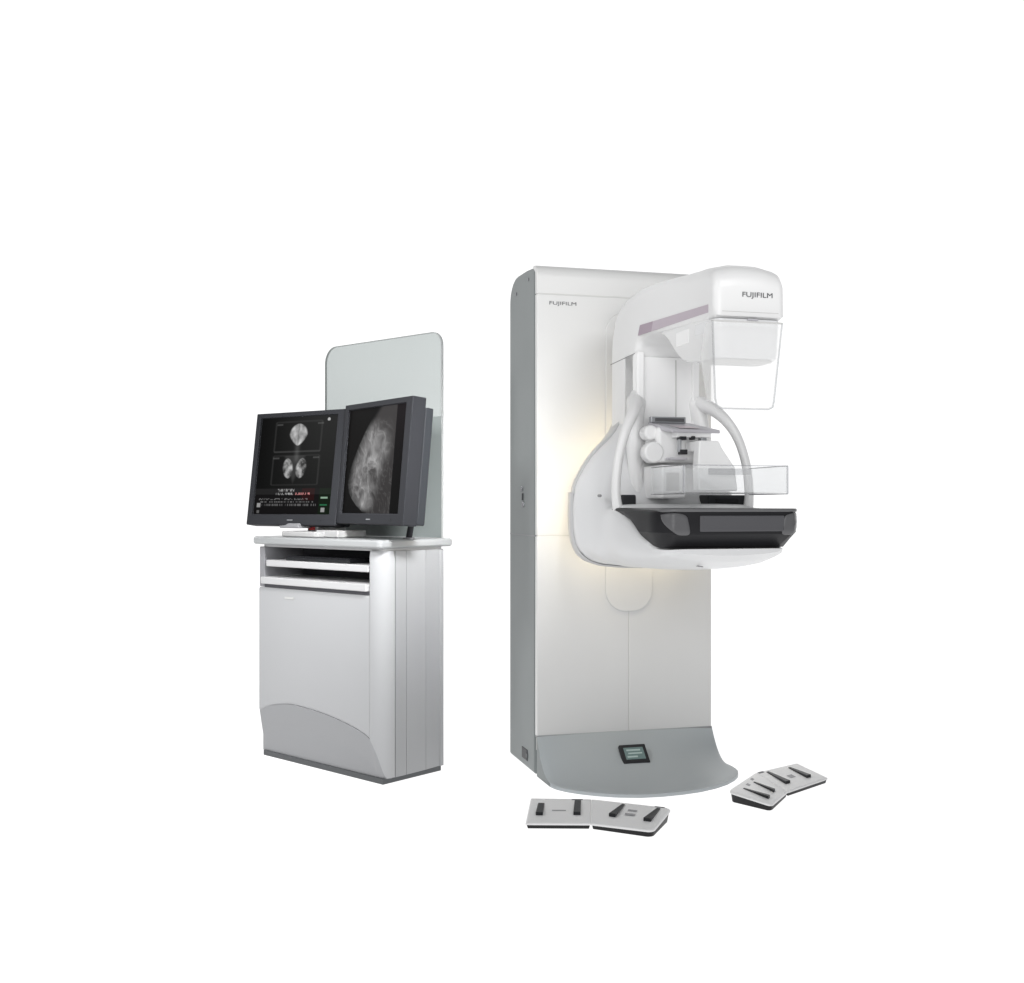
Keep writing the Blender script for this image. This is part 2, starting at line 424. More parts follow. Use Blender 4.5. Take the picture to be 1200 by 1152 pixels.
def dense(secs, n=34, k=5):
    """interpolate sections smoothly along s"""
    S = [[s]+[c for p in resample(sec, n) for c in p] for s, sec in secs]
    path = []
    P = [[2*a-b for a, b in zip(S[0], S[1])]] + S + [[2*a-b for a, b in zip(S[-1], S[-2])]]
    for i in range(1, len(P)-2):
        for q in range(k):
            t = q/k; a, b, c, d = P[i-1:i+3]
            # monotone-ish: linear in s, Catmull in shape
            row = [.5*((2*b_)+(c_-a_)*t+(2*a_-5*b_+4*c_-d_)*t*t+(3*b_-a_-3*c_+d_)*t**3) for a_, b_, c_, d_ in zip(a, b, c, d)]
            row[0] = b[0]+(c[0]-b[0])*t
            path.append(row)
    path.append(S[-1])
    return [(r[0], [(max(0, r[1+2*i]), r[2+2*i]) for i in range(n)]) for r in path]
loft('rear_housing', secs_rear, M['rear'])
loft('lower_housing', dense(front_secs), M['body'])
# wrap-round lower belt of the rear housing, a step wider than the top
def belt_mesh():
    v = []; f = []
    prof = [(.118, .96), (.13, 1.0), (.222, 1.0), (.236, .988), (.246, .965)]
    pts = resample([(.318,1.10),(.3215,1.02),(.3195,.96),(.3095,.909),(.288,.869),(.252,.8415),(.2,.8255),(.1,.8165),(0,.8145)], 30)
    ring = pts + [(-x, z) for x, z in reversed(pts[:-1])]
    for s, k in prof:
        kx = 1-.11*max(0, min(1, (.27-s)/.13))
        for x, z in ring: v.append((.37+x*k*kx, -s, 1.0+(z-1.0)*k))
    K = len(ring)
    for i in range(len(prof)-1):
        for j in range(K-1): f.append((i*K+j, i*K+j+1, (i+1)*K+j+1, (i+1)*K+j))
    return mesh(v, f)
finish('rear_belt', belt_mesh(), M['rear'], G, angle=50)
# warm light strip behind the housing
def glow_mesh():
    n = 40; h = resample(scale_sec(full, .77), n); ring = h+[(-x, z) for x, z in reversed(h[1:-1])]; K = len(ring)
    v = [(.37+x, -.100, z) for x, z in ring]+[(.37+x, -.075, z) for x, z in ring]
    return mesh(v, [(j, (j+1) % K, K+(j+1) % K, K+j) for j in range(K)])
finish('light_strip', glow_mesh(), M['glow'], G)
prism('rotation_bearing', [(.37+.19*math.cos(R(a)), 1.06+.19*math.sin(R(a))) for a in range(0, 360, 8)], 'y', -.13, .0, M['rear'], G)

# ---- black breast support table
def black_secs():
    def zl(s):
        P = [(.40,1.030),(.56,1.029),(.64,1.019),(.70,1.001),(.75,.973),(.79,.943),(.83,.924),(.88,.9168),(1.0,.9165)]
        for (a, b), (c, d) in zip(P, P[1:]):
            if s <= c: return b+(d-b)*(s-a)/(c-a)
        return .9165
    out = []
    for k in range(27):
        s = .545+(.942-.545)*k/26
        out.append(s)
    v = []; f = []; rows = []
    N = 0
    for s in out:
        zt = 1.046-(s-.50)*.030; zb = zl(s)
        # half width: gently tapering, rounded at the front corners
        hw = .262-(s-.5)*.034
        if s > .85: hw -= .038*((s-.85)/.092)**2.6
        zc = min(zt-.004, max(zb+.001, .962)); hb = hw-.004-(zc-zb)*.55*(1 if s > .6 else .3)
        hb = max(hb, .10)
        sb = s-(max(0, (s-.80)/.142))**1.5*.055
        sect = [(0, s, zt), (hw-.012, s, zt), (hw-.003, s, zt-.003), (hw, s, zt-.011), (hw+.001, s, .5*(zt+zc)), (hw-.001, s, zc+.004 if zc+.004 < zt-.012 else zc), (hw-.006, s-.002, zc-.002), (hb, sb, zb), (0, sb, zb)]
        N = len(sect)
        ring = [(.37+x, -q, z) for x, q, z in sect]+[(.37-x, -q, z) for x, q, z in reversed(sect[1:-1])]
        rows.append(ring)
    K = len(rows[0])
    for r in rows: v += r
    for i in range(len(rows)-1):
        for j in range(K): f.append((i*K+j, i*K+(j+1) % K, (i+1)*K+(j+1) % K, (i+1)*K+j))
    f.append(list(range(K)))
    e = (len(rows)-1)*K
    # front face: quads between left and right halves
    H = N
    for j in range(N-1):
        a, b = e+j, e+j+1
        c = e+(K-j-1 if j+1 < N-0 else 0) % K
        c = e+((K-(j+1)) % K); d = e+((K-j) % K)
        f.append((a, b, c, d) if j > 0 and j < N-2 else ((a, b, c) if j == 0 else (a, b, d)))
    return mesh(v, f)
T = finish('support_table', black_secs(), M['black'], G, angle=30, bevel=.003)
prism('table_top', rrect(.133, .608, -.9435, -.50, (.045,.045,.01,.01)), 'z', 1.030, 1.0415, M['blacktop'], G, bevel=.004)
# raised pockets between table and spine
box('rear_pocket', .150, .205, -.53, -.44, 1.035, 1.088, M['dark'], G, bevel=.006)
box('rear_pocket', .475, .622, -.53, -.44, 1.035, 1.088, M['dark'], G, bevel=.006)
box('pocket_slot', .50, .59, -.534, -.525, 1.058, 1.076, M['black'], G, bevel=.002)
# rounded grip pads on the front corners, inset panel
box('front_inset', .254, .545, -.9455, -.93, .969, 1.0195, M['inset'], G, bevel=.003)
grip = [(.135,1.022),(.155,1.027),(.185,1.026),(.208,1.018),(.215,1.0),(.219,.962),(.19,.958),(.168,.966),(.148,.985),(.138,1.003)]
from mathutils.bvhtree import BVHTree
bmt = bmesh.new(); bmt.from_mesh(T.data); tree = BVHTree.FromBMesh(bmt)
def grip_obj(mirror):
    """soft pad moulded onto the curved corner of the table"""
    pts = resample(smooth2(grip), 41)[:-1]; cx_ = sum(p[0] for p in pts)/40; cz_ = sum(p[1] for p in pts)/40
    v = []; f = []
    for k in (1.0, 1.0, .93, .7, .45, .2):
        for x, z in pts:
            X, Z = cx_+(x-cx_)*k, cz_+(z-cz_)*k
            if mirror: X = .757-X
            hit = tree.ray_cast(Vector((X, -1.3, Z)), Vector((0, 1, 0)))[0]
            y = hit.y if hit else -.93
            off_ = -.0005 if len(v) < 40 else (.002 if len(v) < 80 else .0035)
            v.append((X, y-off_, Z))
    for r_ in range(5):
        for j in range(40): f.append((r_*40+j, r_*40+(j+1) % 40, (r_+1)*40+(j+1) % 40, (r_+1)*40+j))
    f.append([200+j for j in range(40)])
    return finish('grip_pad', mesh(v, f), M['bumper'], G, angle=60)
def smooth2(p):
    q = smooth_path([(a, b, 0) for a, b in p+[p[0]]], 6); return [(a.x, a.y) for a in q]
grip_obj(False); grip_obj(True)
box('under_latch', .45, .47, -.82, -.80, .862, .873, M['inner'], G, bevel=.003)
tb('under_seam', .30, .303, -.86, -.70, .8535, .8565, M['seam'], G, 0, Matrix.Rotation(0, 4, 'X'))

# ---- patient handles
hl = [(.262,-.36,1.425),(.240,-.43,1.415),(.203,-.50,1.372),(.160,-.535,1.30),(.130,-.55,1.20),(.120,-.555,1.10),(.126,-.56,1.03)]
for mir in (False, True):
    pts = [((.74-x) if mir else x, y, z) for x, y, z in hl]
    tube('patient_handle', pts, .018, M['arm'], G, rad=[.030,.029,.022,.018,.016,.016,.016,.018])
# shoulder fairing from the spine into the handles
for mir in (False, True):
    pts = [((.74-x) if mir else x, y, z) for x, y, z in ((.27,-.36,1.47),(.255,-.40,1.42),(.24,-.42,1.30),(.245,-.42,1.15),(.25,-.43,1.04))]
    tube('spine_fairing', pts, .03, M['arm'], G, rad=[.012,.034,.03,.024,.02])
cyl('housing_screw', (.098, -.45, 1.085), .005, .02, 'y', M['seam'], G, bevel=.001)

# ---- compression unit
box('compression_carriage', .275, .465, -.55, -.41, 1.20, 1.325, M['inner'], G, bevel=.015, seg=4)
box('carriage_lower', .27, .36, -.60, -.41, 1.075, 1.19, M['inner'], G, bevel=.008, seg=3)
box('carriage_recess', .285, .335, -.601, -.595, 1.10, 1.165, M['softseam'], G, bevel=.006)
# sloped control panel with a grey readout above it
cp = mesh([(.272,-.47,1.345),(.43,-.47,1.345),(.487,-.60,1.312),(.30,-.62,1.312),(.272,-.47,1.325),(.43,-.47,1.325),(.487,-.60,1.300),(.30,-.62,1.300)],
          [(0,1,2,3),(4,5,6,7),(0,1,5,4),(1,2,6,5),(2,3,7,6),(3,0,4,7)])
finish('control_panel', cp, M['panelg'], G, bevel=.002)
cp2 = mesh([(.325,-.535,1.3305),(.395,-.535,1.3305),(.42,-.60,1.3165),(.335,-.605,1.3165)], [(0,1,2,3)])
finish('control_panel_print', cp2, M['pink'], G)
box('readout_bar', .275, .408, -.49, -.47, 1.342, 1.364, M['metal'], G, bevel=.003)
box('readout_window', .29, .40, -.4925, -.488, 1.347, 1.359, M['bumper'], G, bevel=.001)
cyl('height_knob', (.262, -.53, 1.235), .036, .05, 'y', M['inner'], G, bevel=.008)
cyl('height_knob', (.478, -.53, 1.235), .036, .05, 'y', M['inner'], G, bevel=.008)
cyl('upper_knob', (.262, -.50, 1.305), .026, .06, 'y', M['inner'], G, bevel=.01)
# hinge clamp, dark metal pieces showing
box('clamp_bracket', .325, .455, -.60, -.55, 1.285, 1.31, M['inner'], G, bevel=.004)
box('clamp_jaw', .335, .36, -.605, -.575, 1.276, 1.288, M['dark'], G, bevel=.002)
box('clamp_jaw', .378, .392, -.607, -.58, 1.277, 1.290, M['dark'], G, bevel=.003)
box('clamp_jaw', .415, .435, -.604, -.575, 1.272, 1.285, M['metal'], G, bevel=.002)
box('clamp_lever', .333, .341, -.604, -.585, 1.235, 1.278, M['metal'], G, bevel=.001)
box('clamp_lever', .335, .362, -.608, -.585, 1.226, 1.243, M['dark'], G, bevel=.002)
box('clamp_shelf', .30, .365, -.60, -.56, 1.208, 1.216, M['panelg'], G, bevel=.001)
# paddle arm
pa = [(.368,1.27),(.44,1.27),(.452,1.245),(.50,1.18),(.51,1.10),(.365,1.10),(.362,1.18)]
prism('paddle_bracket', pa, 'y', -.69, -.645, M['inner'], G, bevel=.006)
box('paddle_bracket_arm', .375, .43, -.65, -.56, 1.235, 1.27, M['inner'], G, bevel=.004)
# clear compression paddle: open tray
def tray():
    bm = bmesh.new(); t = .003
    x0, x1, y0, y1, z0, z1 = .195, .552, -.952, -.69, 1.089, 1.176
    box_bm(bm, x0, x1, y0, y0+t, z0+t, z1); box_bm(bm, x0, x0+t, y0+t, y1, z0+t, z1); box_bm(bm, x1-t, x1, y0+t, y1, z0+t, z1)
    box_bm(bm, x0+t, x1-t, y1-t, y1, z0+t, z1); box_bm(bm, x0, x1, y0, y1, z0, z0+t)
    return finish('compression_paddle', from_bm(bm), M['clear'], G, smooth=False)
tr = tray()
def rims():
    bm = bmesh.new(); x0, x1, y0, y1, z0, z1 = .194, .553, -.953, -.69, 1.087, 1.177; t = .0035
    for z in (z0-.001, z1-.002):
        box_bm(bm, x0, x1, y0-.001, y0+t, z, z+.003); box_bm(bm, x0-.001, x0+t, y0+t, y1, z, z+.003); box_bm(bm, x1-t, x1+.001, y0+t, y1, z, z+.003)
    for x in (x0-.001, x1-t): box_bm(bm, x, x+t+.001, y0-.001, y0+t, z0+.002, z1-.002)
    return finish('paddle_rim', from_bm(bm), M['rim'], tr, smooth=False)
rims()
box('paddle_lip', .40, .552, -.70, -.692, 1.155, 1.176, M['rimlight'], tr, bevel=0)

# ---- clear face shield hanging from the head
def shield():
    out = [(.232,1.605),(.240,1.37),(.246,1.348),(.262,1.340),(.418,1.340),(.434,1.348),(.439,1.37),(.466,1.605)]
    o = prism('face_shield', out, 'y', -1.078, -1.075, M['clearw'], G)
    inner = [(.2355,1.605),(.2438,1.372),(.249,1.352),(.263,1.3445),(.417,1.3445),(.431,1.352),(.4352,1.372),(.462,1.605)]
    v = []; f = []
    for y in (-1.0795, -1.0735):
        v += [(x, y, z) for x, z in out]+[(x, y, z) for x, z in inner]
    n = len(out)
    for i in range(n-1):
        f += [(i, i+1, n+i+1, n+i), (2*n+i, 2*n+i+1, 3*n+i+1, 3*n+i), (i, i+1, 2*n+i+1, 2*n+i), (n+i, n+i+1, 3*n+i+1, 3*n+i)]
    finish('shield_rim', mesh(v, f), M['rimlight'], o, smooth=False)
    # folded-back left wing
    w = [(-1.075,1.605),(-1.02,1.605),(-.985,1.50),(-1.03,1.37),(-1.075,1.36)]
    prism('shield_wing', w, 'x', .2365, .239, M['clearw'], o)
    box('shield_hinge', .232, .466, -1.079, -1.066, 1.604, 1.608, M['softseam'], o, bevel=.001)
shield()

# ------------------------------------------------------------------ workstation cabinet
K = empty('workstation_cabinet', (-1.067, 4.675, 0), math.atan2(-.667, .744),
          'silver grey workstation cabinet with two open pull-out trays under its white tabletop', 'cabinet')
K.scale = (1.022, 1.02, 1)
W, D, ZT = .766, .322, .878
box('plinth', .015, W-.012, .012, D-.01, .0, .022, M['plinth'], K, bevel=.002)
# carcass: back, left wall, floor and inner shelf back
box('back_panel', .004, W-.006, D-.02, D-.001, .02, ZT, M['cabs'], K)
box('left_wall', .0, .035, .004, D-.021, .7105, ZT, M['jamb'], K)
box('lower_side_wall', .003, .035, .024, D-.021, .021, .7095, M['cabk'], K)
box('cavity_back', .036, .70, .20, .215, .72, ZT-.002, M['cabin'], K, bevel=0)
box('cavity_wall', .692, .70, .03, .20, .72, ZT-.002, M['jamb'], K, bevel=0)
# kick curve along the front (distance along path, z)
def zk(u):
    P = [(0,.187),(.05,.208),(.1,.222),(.2,.237),(.3,.236),(.426,.226),(.55,.207),(.64,.186),(.69,.165),(.715,.135),(.735,.095),(.755,.04),(.77,.022),(.9,.022)]
    P = [(-.05,.160)]+P+[(1.0,.022)]
    for i in range(1, len(P)-2):
        if u <= P[i+1][0]:
            (x0_, y0_), (x1_, y1_), (x2_, y2_), (x3_, y3_) = P[i-1:i+3]; h = x2_-x1_; t = (u-x1_)/h
            a_ = (y2_-y0_)/(x2_-x0_)*h; b_ = (y3_-y1_)/(x3_-x1_)*h
            return max(.022, (2*t**3-3*t*t+1)*y1_+(t**3-2*t*t+t)*a_+(3*t*t-2*t**3)*y2_+(t**3-t*t)*b_)
    return .022
RC = .06
def path(u):
    L = W-RC
    if u <= L: return Vector((u, 0)), Vector((0, -1))
    a = min((u-L)/RC, math.pi/2)
    return Vector((L+RC*math.sin(a), RC-RC*math.cos(a))), Vector((math.sin(a), -math.cos(a)))
UE = W-RC+RC*math.pi/2
def shell(name, u0, u1, zlo, zhi, off, m, nz=14, nu=90, bulge=0):
    v = []; f = []
    for i in range(nu+1):
        u = u0+(u1-u0)*i/nu; p, n = path(u); a, b = zlo(u), zhi(u)
        for j in range(nz+1):
            z = a+(b-a)*j/nz; o = off(u, z)
            v.append((p.x-n.x*o, p.y-n.y*o, z))
        for z in (b, a): v.append((p.x-n.x*.02, p.y-n.y*.02, z))
    S = nz+3
    for i in range(nu):
        for j in range(S): f.append((i*S+j, i*S+(j+1) % S, (i+1)*S+(j+1) % S, (i+1)*S+j))
    f.append(list(range(S))); f.append([nu*S+j for j in range(S)])
    return finish(name, mesh(v, f), m, K, angle=28)
edge = lambda d: max(0, .004-d)**1*.8
shell('door', .001, .6908, lambda u: zk(u)+.0003, lambda u: .708, lambda u, z: .0015+edge(.708-z)+edge(z-zk(u)), M['cab'], nz=60)
shell('corner_panel', .6922, UE, lambda u: zk(u)+.0003, lambda u: ZT, lambda u, z: edge(ZT-z)+.3*max(0, .004-(u-.6922)), M['cab'], nz=30, nu=36)
kk = shell('kick_panel', .004, UE-.012, lambda u: .020, lambda u: zk(u)-.0002 if zk(u) > .03 else .0285, lambda u, z: min(.019, .0015+max(0, zk(u)-z)*.17), M['cabk'], nz=20, nu=120)
# side: three slightly angled strips
for (y0, y1, o0, o1) in ((.064, .118, 0, .0), (.1195, .222, .0, .0035), (.2235, D, .0035, .012)):
    me = mesh([(W-o0, y0, .021), (W-o1, y1, .021), (W-.03, y1, .021), (W-.03, y0, .021), (W-o0, y0, ZT), (W-o1, y1, ZT), (W-.03, y1, ZT), (W-.03, y0, ZT)],
              [(0,1,2,3),(4,5,6,7),(0,1,5,4),(1,2,6,5),(2,3,7,6),(3,0,4,7)])
    finish('side_panel', me, M['cabs'], K, bevel=.0012)
box('side_gap', W-.028, W-.016, .055, .30, .03, ZT-.005, M['seam'], K, bevel=0)
box('neck_strip', .02, W-.01, .012, D-.01, ZT, .889, M['tray'], K, bevel=.002)
prism('tabletop', rrect(-.020, W+.010, -.022, D+.040, .022), 'z', .889, .921, M['top'], K, bevel=.010, seg=4)
# trays
box('upper_tray', .055, .688, -.004, .19, .797, .824, M['tray'], K, bevel=.004)
box('lower_tray', .030, .689, -.014, .19, .724, .753, M['tray'], K, bevel=.004)
box('tray_shadow_strip', .036, .69, .004, .19, .7095, .7225, M['cabin'], K, bevel=0)  # dark strip painted in as the shadow line below the lower tray
text('door_badge', 'FDR-1000', .022, face_front(.21, .0006, .672), M['faint'], K, sx=1.1) if False else None
tb('door_badge', .175, .235, -.0006, .001, .668, .676, M['softseam'], K, 0)

# keyboard lying on the upper tray
KB = empty('keyboard', (0,0,0), 0, 'flat dark keyboard lying on the upper pull-out tray of the cabinet', 'keyboard')
KB.matrix_world = K.matrix_basis @ Matrix.Translation((.36, .07, .825))
box('keyboard_case', -.20, .20, -.055, .07, 0, .013, M['dark'], KB, bevel=.004)
bm = bmesh.new()
for r_ in range(5):
    for c_ in range(18): box_bm(bm, -.19+c_*.0212, -.19+c_*.0212+.018, -.047+r_*.021, -.047+r_*.021+.018, .013, .018)
finish('keys', from_bm(bm), M['mon'], KB, smooth=False)

# ------------------------------------------------------------------ glass protection screen behind the cabinet
S = empty('protective_screen', (0,0,0), 0, 'tall pale green glass screen with rounded top corners and grey lower half, behind the monitors', 'screen')
S.matrix_world = K.matrix_basis @ Matrix.Translation((0, D-.008, .921))
top_ = 1.742-.921; zl_ = 1.405-.921
x0, x1 = .045, .757
prism('glass_pane', rrect(x0, x1, zl_+.001, top_, (.001,.001,.055,.07), 10), 'y', -.004, .004, M['glass'], S)
prism('lower_panel', rrect(x0, x1, 0.001, zl_, .001, 2), 'y', -.004, .004, M['leadpanel'], S)
def pane_edge():
    o1 = rrect(x0-.0008, x1+.003, 0.001, top_+.001, (.001,.001,.056,.071), 10); o2 = rrect(x0+.0006, x1-.001, .003, top_-.0009, (.001,.001,.0545,.0692), 10)
    v = []; f = []; n = len(o1)
    for y in (-.005, .005): v += [(a, y, b) for a, b in o1]+[(a, y, b) for a, b in o2]
    for i in range(n):
        j = (i+1) % n
        f += [(i, j, n+j, n+i), (2*n+i, 2*n+j, 3*n+j, 3*n+i), (i, j, 2*n+j, 2*n+i), (n+i, n+j, 3*n+j, 3*n+i)]
    finish('pane_edge', mesh(v, f), M['edge'], S, smooth=False)
pane_edge()

# ------------------------------------------------------------------ double monitor
def vmix(a, b, t): return tuple(x+(y-x)*t for x, y in zip(a, b))
def fbm(x, y, s=1.0, o=4):
    return noise.fractal(Vector((x*s, y*s, 3.7)), 1.0, 2.0, o)
def sstep(a, b, x):
    t = max(0, min(1, (x-a)/(b-a))); return t*t*(3-2*t)
def left_pic(u, v):     # v measured downwards
    g = .003+.024*sstep(-.1, .9, u)*(1-.75*v)
    col = [g, g*1.02, g]
    def add(a): 
        for i in range(3): col[i] += a[i] if isinstance(a, (tuple, list)) else a
    # upper pair, back to back with pointed lower end
    du = (u-.505); dv = v-.185
    wid = .125*math.sqrt(max(0, 1-(dv/.115)**2))*(1-.35*max(0, dv)/.115) if abs(dv) < .115 else 0
    if wid > 0:
        e = sstep(0, .03, wid-abs(du)) 
        tex = .5+.9*fbm(u, v, 16)+.35*sstep(.10, -.03, abs(abs(du)-.06)-.01)
        add(e*max(.03, .20+.33*tex)*(.6+.4*sstep(.0, .02, abs(du))))
    # soft stalk between the images
    add(.05*math.exp(-(du/.03)**2)*sstep(.25, .30, v)*(1-sstep(.42, .5, v)))
    dv = v-.53
    for sgn in (-1, 1):
        cx = .49+sgn*.085; w2 = .075*math.sqrt(max(0, 1-(dv/.105)**2)) if abs(dv) < .105 else 0
        ed = (u-cx-sgn*dv*-.10)
        if w2 > 0:
            e = sstep(0, .025, w2-abs(ed)); add(e*max(.03, .26+.40*fbm(u+3*sgn, v, 18)))
    w3 = .16*(1-(v-.40)/.32) if .40 < v < .72 else 0
    if w3 > 0: add(.035*sstep(0, .05, w3-abs(du+.02)))
    # thin frames
    for (a, b, c, d) in ((.20, .80, .05, .36), (.20, .80, .40, .70)):
        for q in (a, b):
            if abs(u-q) < .012 and c < v < d: add(.018)
        for q in (c, d):
            if abs(v-q) < .008 and a < u < b: add(.035 if q == .36 else .015)
    for (a, b) in ((.25, .075), (.78, .075), (.24, .425), (.76, .425)):
        if abs(u-a) < .04 and abs(v-b) < .008: add(.05)
    if (u-.88)**2+((v-.04)*1.1)**2 < .018**2: add(.55)
    # tool bar
    if v > .735:
        col[:] = [.005, .0045, .005]
        if v < .80: add(.012)
        if .62 < u < .78 and .735 < v < .86: col[0] += .018
        if u > .84: col[1] += .007
        n = noise.noise(Vector((u*95, round(v*42)*3.1, 0)))
        rows = ((.755, .012, .30, .52, .35), (.79, .011, .28, .72, .40), (.845, .010, .06, .70, .16), (.875, .007, .08, .80, .14), (.905, .010, .10, .82, .12))
        for (rv, rh, ua, ub, am) in rows:
            if abs(v-rv) < rh and ua < u < ub and n > .02:
                if rv == .79 and u > .5: add((am*1.5, am*.6, am*.6))
                elif u > .85: add((am*.4, am, am*.5))
                else: add(am)
        if .865 < u < .95 and .825 < v < .84: add((.3, .45, .33))
        if .86 < u < .95 and abs(v-.905) < .006: add((.02, .16, .07))
        for (a, b, r) in ((.06, .905, .024), (.06, .975, .018), (.90, .955, .024)):
            if abs(u-a) < r and abs(v-b) < r*.9: add(.35 if r > .02 else .12)
    return col
def right_pic(u, v):
    base = .002+.004*(1-v)
    col = [base*1.1, base, base]
    if u > .83: return [.002+.012*(1-v)**2, .002+.009*(1-v)**2, .002+.011*(1-v)**2]
    # tissue outline: bulges left, meets the chest wall at u=.80
    cu = .80
    prof = [(.0,.28),(.1,.38),(.2,.47),(.35,.58),(.5,.67),(.62,.72),(.72,.73),(.8,.70),(.87,.63),(.93,.54),(.97,.46),(1.0,.40)]
    w = .2
    for (a, b), (c, d) in zip(prof, prof[1:]):
        if a <= v <= c: w = b+(d-b)*(v-a)/(c-a)
    left = cu-w
    if u > left:
        e = sstep(0, .10, u-left)
        tone = .035+.020*(1-v)
        col = [tone*1.05*e+base, tone*.97*e+base, tone*.98*e+base]
        # dense gland: cloudy core that fades towards the skin line, crossed by fine curved strands
        ax = .60-.34*v+.36*max(0, v-.72)
        d = abs(u-ax)/(.17+.13*math.sin(math.pi*v))
        g = sstep(1.25, .15, d)*sstep(.08, .30, v)*(1-sstep(.90, 1.0, v))
        wx, wy = u+.10*fbm(u, v, 4, 2), v+.08*fbm(u+9, v, 4, 2)
        t = .50+.55*fbm(wx, wy*1.1, 5, 3)+.28*fbm(wx+5, wy, 13, 3)
        ridge = (1-min(1, abs(fbm(wx*1.5-wy*.6, wy*.9+wx*.4, 7, 3))*3.2))**2
        a = g*max(.10, t)*.40+g*ridge*.16
        st = .045*(1-min(1, abs(fbm(wx*2-wy, wy+wx*.5, 9, 3))*3))**3*e*sstep(.15, .5, v)
        col = [c+a+st for c in col]
    return col
def screen_obj(name, W_, H_, y, fn, parent, nu, nv, label=None):
    v = []; f = []; cols = []
    for j in range(nv+1):
        for i in range(nu+1):
            u = i/nu; t = j/nv
            v.append((-W_/2+W_*u, y, H_/2-H_*t)); cols.append(fn(u, t))
    for j in range(nv):
        for i in range(nu):
            a = j*(nu+1)+i; f.append((a, a+nu+1, a+nu+2, a+1))
    me = bpy.data.meshes.new('m'); me.from_pydata(v, [], f)
    ca = me.color_attributes.new('picture', 'FLOAT_COLOR', 'POINT')
    for i, c in enumerate(cols): ca.data[i].color = (max(0,c[0]), max(0,c[1]), max(0,c[2]), 1)
    m = bpy.data.materials.new(name+'_picture'); m.use_nodes = True; nt = m.node_tree; p = nt.nodes['Principled BSDF']
    at = nt.nodes.new('ShaderNodeAttribute'); at.attribute_name = 'picture'
    p.inputs['Base Color'].default_value = (.002,.002,.002,1); p.inputs['Roughness'].default_value = .35; p.inputs['Specular IOR Level'].default_value = .02
    nt.links.new(at.outputs['Color'], p.inputs['Emission Color']); p.inputs['Emission Strength'].default_value = .85
    o = finish(name, me, m, parent, smooth=False, label=label)
    return o
DM = empty('double_monitor', (-.80, 4.575, .921), math.atan2(-.667, .744), 'pair of dark grey medical monitors side by side on one white stand on the cabinet', 'monitor')
def display(loc, yaw, tilt, W_, H_, bl, br, bt, bb, fn, nu, nv, label):
    Mx = Matrix.Translation(loc) @ Matrix.Rotation(yaw, 4, 'Z') @ Matrix.Rotation(-tilt, 4, 'X')
    Mx = DM.matrix_basis.inverted() @ Mx
    # frame = bezel ring + body behind, one mesh
    bm = bmesh.new(); w, h = W_/2, H_/2
    d0, d1 = .0, .060
    o = [(-w,-h),(w,-h),(w,h),(-w,h)]; i_ = [(-w+bl,-h+bb),(w-br,-h+bb),(w-br,h-bt),(-w+bl,h-bt)]
    V = lambda p, y: bm.verts.new((p[0], y, p[1]))
    A = [V(p, d0) for p in o]; B = [V(p, d0) for p in i_]; B2 = [V(p, .011) for p in i_]; Cc = [V(p, d1) for p in o]
    for k in range(4):
        l = (k+1) % 4
        bm.faces.new((A[k], A[l], B[l], B[k])); bm.faces.new((B[k], B[l], B2[l], B2[k])); bm.faces.new((A[k], A[l], Cc[l], Cc[k]))
    bm.faces.new(B2); bm.faces.new(Cc)
    fr = finish('display', from_bm(bm), M['mon'], DM, bevel=.004, seg=2, label=label)
    fr.matrix_local = Mx
    box('rear_housing', -w+.02, w-.004, .061, .098, -h+.005, h-.035, M['monside'], fr, bevel=.006)
    s = screen_obj('screen', W_-bl-br-.001, H_-bt-bb-.001, 0, fn, fr, nu, nv)
    s.location = ((bl-br)/2, .0095, (bb-bt)/2)
    box('display_logo', -.015, .015, -.0012, .001, -h+bb*.42, -h+bb*.42+.004, M['metal'], fr, bevel=0)
    box('power_button', w-br-.05, w-br-.042, -.0015, .001, -h+bb*.42, -h+bb*.42+.004, M['dark'], fr, bevel=0)
    return fr
dl = display((-.905, 4.62, 1.207), -.567, .135, .50, .480, .026, .040, .020, .046, left_pic, 230, 230, 'left display showing four small scans above a tool bar')
dr = display((-.537, 4.275, 1.217), -.93, .092, .52, .480, .026, .046, .022, .042, right_pic, 170, 240, 'right display showing one large grey scan')
prism('stand_base', rrect(-.13, .12, -.10, .10, .03), 'z', .001, .024, M['stand'], DM, bevel=.006)
box('stand_foot', .06, .20, -.06, .09, .001, .030, M['stand'], DM, bevel=.006)
box('stand_neck', .0, .07, .03, .09, .024, .25, M['stand'], DM, bevel=.008)
box('stand_collar', -.07, .0, .0, .06, .024, .05, M['stand'], DM, bevel=.003)
box('red_label', -.055, -.02, -.006, .002, .028, .055, M['red'], DM, bevel=.001)
tb('cross_arm', -.22, .34, .13, .16, .22, .27, M['mon'], DM, .005)
box('neck_arm', .005, .065, .085, .145, .20, .26, M['mon'], DM, bevel=.005)
box('tilt_bracket', -.17, -.04, -.07, .0, .036, .056, M['jamb'], DM, bevel=.004)

CB = empty('reflection_post', (-.40, 4.30, .921), 0, 'short dark post standing in for a reflection of the monitor, on the tabletop behind the right monitor', 'reflection')  # dark post added in place of the monitor's reflection
tube('reflection_tube', [(0.02,.0,.16),(.012,0,.08),(0,0,.0)], .012, M['mon'], CB, n=6)
cyl('reflection_foot', (0,0,.003), .022, .006, 'z', M['jamb'], CB)

